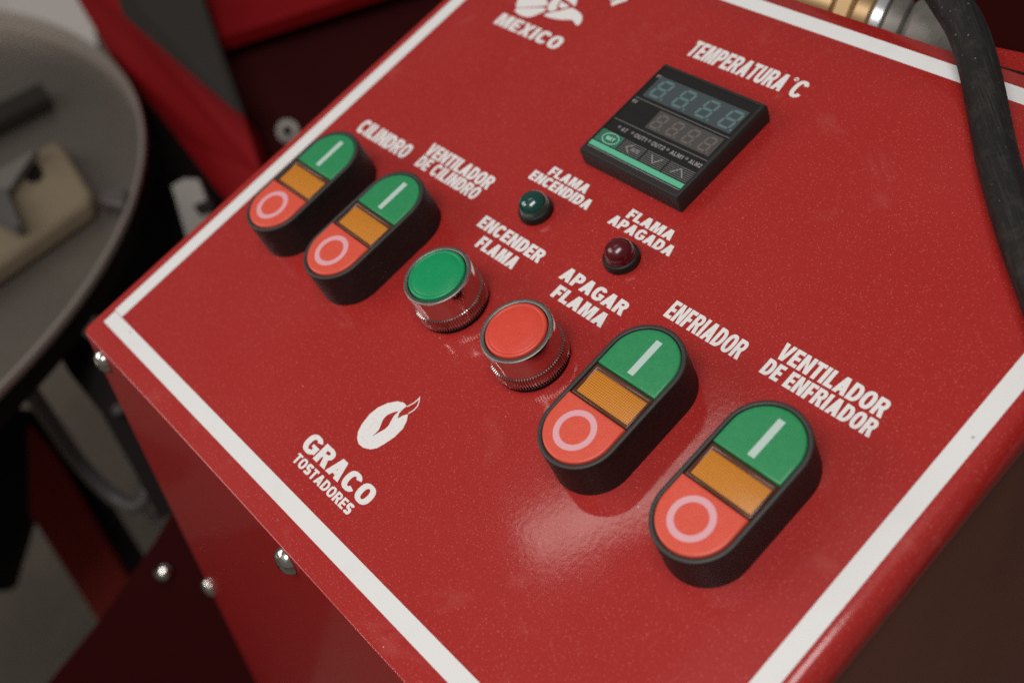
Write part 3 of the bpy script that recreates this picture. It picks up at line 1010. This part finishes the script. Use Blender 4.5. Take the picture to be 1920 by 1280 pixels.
b = empty('stirrer', TR)
tag(b, 'beige cast stirrer block standing in the steel tray with a dark arm and an added shadow strip', 'stirrer')
def kids(parent, o):
    mw = o.matrix_world.copy()
    o.parent = parent
    o.matrix_parent_inverse = parent.matrix_world.inverted()
    return o
bpy.context.view_layer.update()
kids(b, zprism('block', [(98, 262), (118, 268), (172, 358), (168, 376), (0, 492), (-80, 545), (-110, 380), (-20, 335)], -.150, 18, M_BEIGE, bevel=5))
kids(b, zprism('shaft_hole', [(52, 306), (72, 306), (80, 326), (70, 340), (50, 338), (44, 322)], -.1485, 2, M_DARK))
kids(b, zprism('blade', [(-20, 330), (68, 278), (18, 352), (-20, 372)], -.142, 6, M_PALEMET))
kids(b, zprism('blade', [(-20, 350), (10, 352), (38, 420), (28, 426), (-20, 400)], -.138, 7, M_CABLE))
a1 = zprism('stirring_arm', [(-60, 218), (76, 154), (93, 182), (-60, 256)], -.155, 12, M_GREYSHEET, bevel=2)
kids(b, a1)
a2 = zprism('shadow_strip', [(188, 358), (236, 350), (232, 384), (182, 376)], -.158, 8, M_CABLE, bevel=2)  # dark box laid in for a shadow on the tray
kids(b, a2)

# roaster housing behind and left of the console
rh = empty('roaster_housing', Matrix.Translation(at(560, 150, .95)))
tag(rh, 'red roaster housing with shade painted on its front, behind the left edge of the console', 'machine')
bpy.context.view_layer.update()
kids(rh, slab('recess_panel', [(405, 75, .93), (500, 380, .93), (640, 420, .93), (1100, 100, .93), (1100, -160, .93), (640, 2, .93)], .05, M_DARKRED))  # shade under the deck put into this panel's dark colour
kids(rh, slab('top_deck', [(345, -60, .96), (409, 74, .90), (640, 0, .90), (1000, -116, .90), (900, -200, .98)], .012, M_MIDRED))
bw = MB().lathe([(4, 0), (9, .3), (9.5, 1.6), (5, 2.2), (4, 1.6)], 32).build('washer', M_ZINC)
bw.location = at(540, 246, .915)
bw.rotation_euler = (math.radians(60), 0, math.radians(50))
bpy.context.view_layer.update()
kids(rh, bw)
gs = slab('chute_sheet', [(205, -50, .93), (362, -50, .90), (457, 214, .86), (440, 208, .86), (232, 30, .91)], .004, M_GREYSHEET)
tag(gs, 'dark grey triangular sheet beside the red chute', 'machine part')
bm_ = empty('red_chute', Matrix.Translation(at(340, 180, .96)))
tag(bm_, 'red sloping chute above the tray, left of the console', 'machine part')
bpy.context.view_layer.update()
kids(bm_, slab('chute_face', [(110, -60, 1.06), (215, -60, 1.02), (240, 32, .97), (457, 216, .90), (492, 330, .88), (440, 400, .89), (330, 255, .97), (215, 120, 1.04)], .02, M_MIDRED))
kids(bm_, slab('chute_shade_plate', [(215, 118, 1.045), (330, 250, .98), (440, 395, .90), (430, 470, .92), (250, 640, 1.0), (200, 560, 1.02), (260, 300, 1.06)], .02, M_DARK))  # near-black plate added as the shade below the chute
pc = slab('lit_wall_stand_in', [(-160, -120, 1.5), (150, -120, 1.5), (190, 140, 1.42), (-160, 140, 1.5)], .03, M_WALL)  # added nearer panel that reads as the lit wall beyond
tag(pc, 'pale panel added behind the far rim of the tray as the lit wall', 'panel')
bk = slab('bracket', [(322, 348), (345, 335), (372, 336), (404, 420), (392, 452), (352, 452)], .008, M_PALEMET, depth=.86)
bn = slab('notch', [(362, 385), (395, 372), (402, 392), (372, 402)], .004, M_DARK, depth=.853)
bpy.context.view_layer.update()
kids(bk, bn)
tag(bk, 'small pale metal bracket with a dark notch beside the left stripe', 'bracket')

# tray stand and cables, lower left
sd = empty('tray_stand', Matrix.Translation(at(100, 900, 1.05)))
tag(sd, 'dark red splayed legs under the tray', 'stand')
bpy.context.view_layer.update()
kids(sd, slab('leg', [(-40, 760), (58, 770), (105, 800), (265, 1060), (238, 1092), (96, 855), (58, 960), (14, 1108), (-40, 1108)], .02, M_DARK, depth=1.06))  # shaded side of the legs, painted near black
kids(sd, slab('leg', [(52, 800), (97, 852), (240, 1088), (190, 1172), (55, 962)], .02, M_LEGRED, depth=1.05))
cb = MB().tube(spline([tuple(at(x, y, d) / MM) for x, y, d in ((20, 700, .80), (48, 722, .81), (95, 790, .83), (150, 868, .85), (205, 925, .86), (245, 948, .86), (268, 935, .86), (274, 905, .86), (268, 850, .86), (250, 790, .86))]), 6.2, 16).build('looped_hose', M_CABLE, angle=80)
tag(cb, 'blurred grey hose looping down beside the tray', 'hose')
cb = MB().tube(spline([tuple(at(x, y, d) / MM) for x, y, d in ((250, 930, .9), (290, 975, .9), (320, 1020, .88))]), 2.6, 12).build('thin_cable', M_CABLE, angle=80)
tag(cb, 'thin dark cable hanging from the looped hose', 'cable')
cb = slab('hanging_strap', [(96, 640), (130, 612), (195, 665), (232, 770), (262, 830), (322, 955), (300, 975), (250, 880), (190, 775), (130, 700)], .01, M_DARK, depth=.78)
tag(cb, 'black strap hanging behind the left corner of the console', 'strap')
kn = MB().lathe([(.1, 4), (3, 3.4), (4.3, 1.6), (4.6, 0)], 24).build('highlight_spot', M_CABLE)  # small grey dome added as a highlight on the strap
kn.location = at(222, 768, .77)
bpy.context.view_layer.update()
kids(cb, kn)
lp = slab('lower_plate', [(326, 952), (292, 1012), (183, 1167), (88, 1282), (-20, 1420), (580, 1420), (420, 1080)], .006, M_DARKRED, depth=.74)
tag(lp, 'dark red lower plate with a dome screw, left of the front panel', 'machine part')
sc = MB().lathe([(6.2, 0), (6, 1.2), (4.2, 3.2), (2, 4.1), (.05, 4.4)], 28, True).build('screw', M_SCREW)
sc.matrix_world = Matrix.Translation(at(306, 1072, .737)) @ RW.to_4x4()
bpy.context.view_layer.update()
kids(lp, sc)

# fittings behind the upper edge
ax0, ax1 = at(1490, -12, .475), at(1800, 92, .455)
dr = (ax1 - ax0).normalized()
ftm = Matrix.Translation(ax0) @ dr.to_track_quat('Z', 'Y').to_matrix().to_4x4()
ft = empty('pipe_fitting', ftm)
tag(ft, 'brass and grey cast pipe fitting behind the panel top edge, left of the hose', 'pipe fitting')


def fit(prof, name, mat, n=40, **k):
    o = MB().lathe(prof, n, True, True).build(name, mat, ft, **k)
    return o


fit([(7, 0), (7.5, 1), (7.5, 17), (6, 18)], 'brass_pipe', M_BRASS)
fit([(8, 18.2), (10.5, 19.5), (10.5, 25), (8.5, 26.5)], 'brass_ring', M_BRASS, 6)
fit([(8, 26.7), (10, 27.6), (10, 33), (8, 34.2)], 'brass_ring', M_BRASS)
fit([(9, 34.4), (12, 35.2), (12, 39), (10, 40)], 'bright_collar', M_ALU)
fit([(10, 40.2), (12.5, 41), (12.8, 47), (11, 48.4)], 'bright_collar', M_ZINC)
fit([(11, 48.6), (14.5, 51), (16, 58), (15, 68), (9, 76)], 'cast_body', M_ZINC)
rb = empty('rear_body', Matrix.Translation(at(1800, 0, .6)))
tag(rb, 'dark red machine body behind the upper right corner of the console', 'machine')
bpy.context.view_layer.update()
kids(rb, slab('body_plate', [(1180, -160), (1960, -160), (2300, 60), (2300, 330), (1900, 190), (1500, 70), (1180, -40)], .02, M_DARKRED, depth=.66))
kids(rb, slab('folded_lip', [(1845, 84, .405), (2050, 128, .37), (2050, 168, .368), (1850, 118, .402)], .004, M_RED))
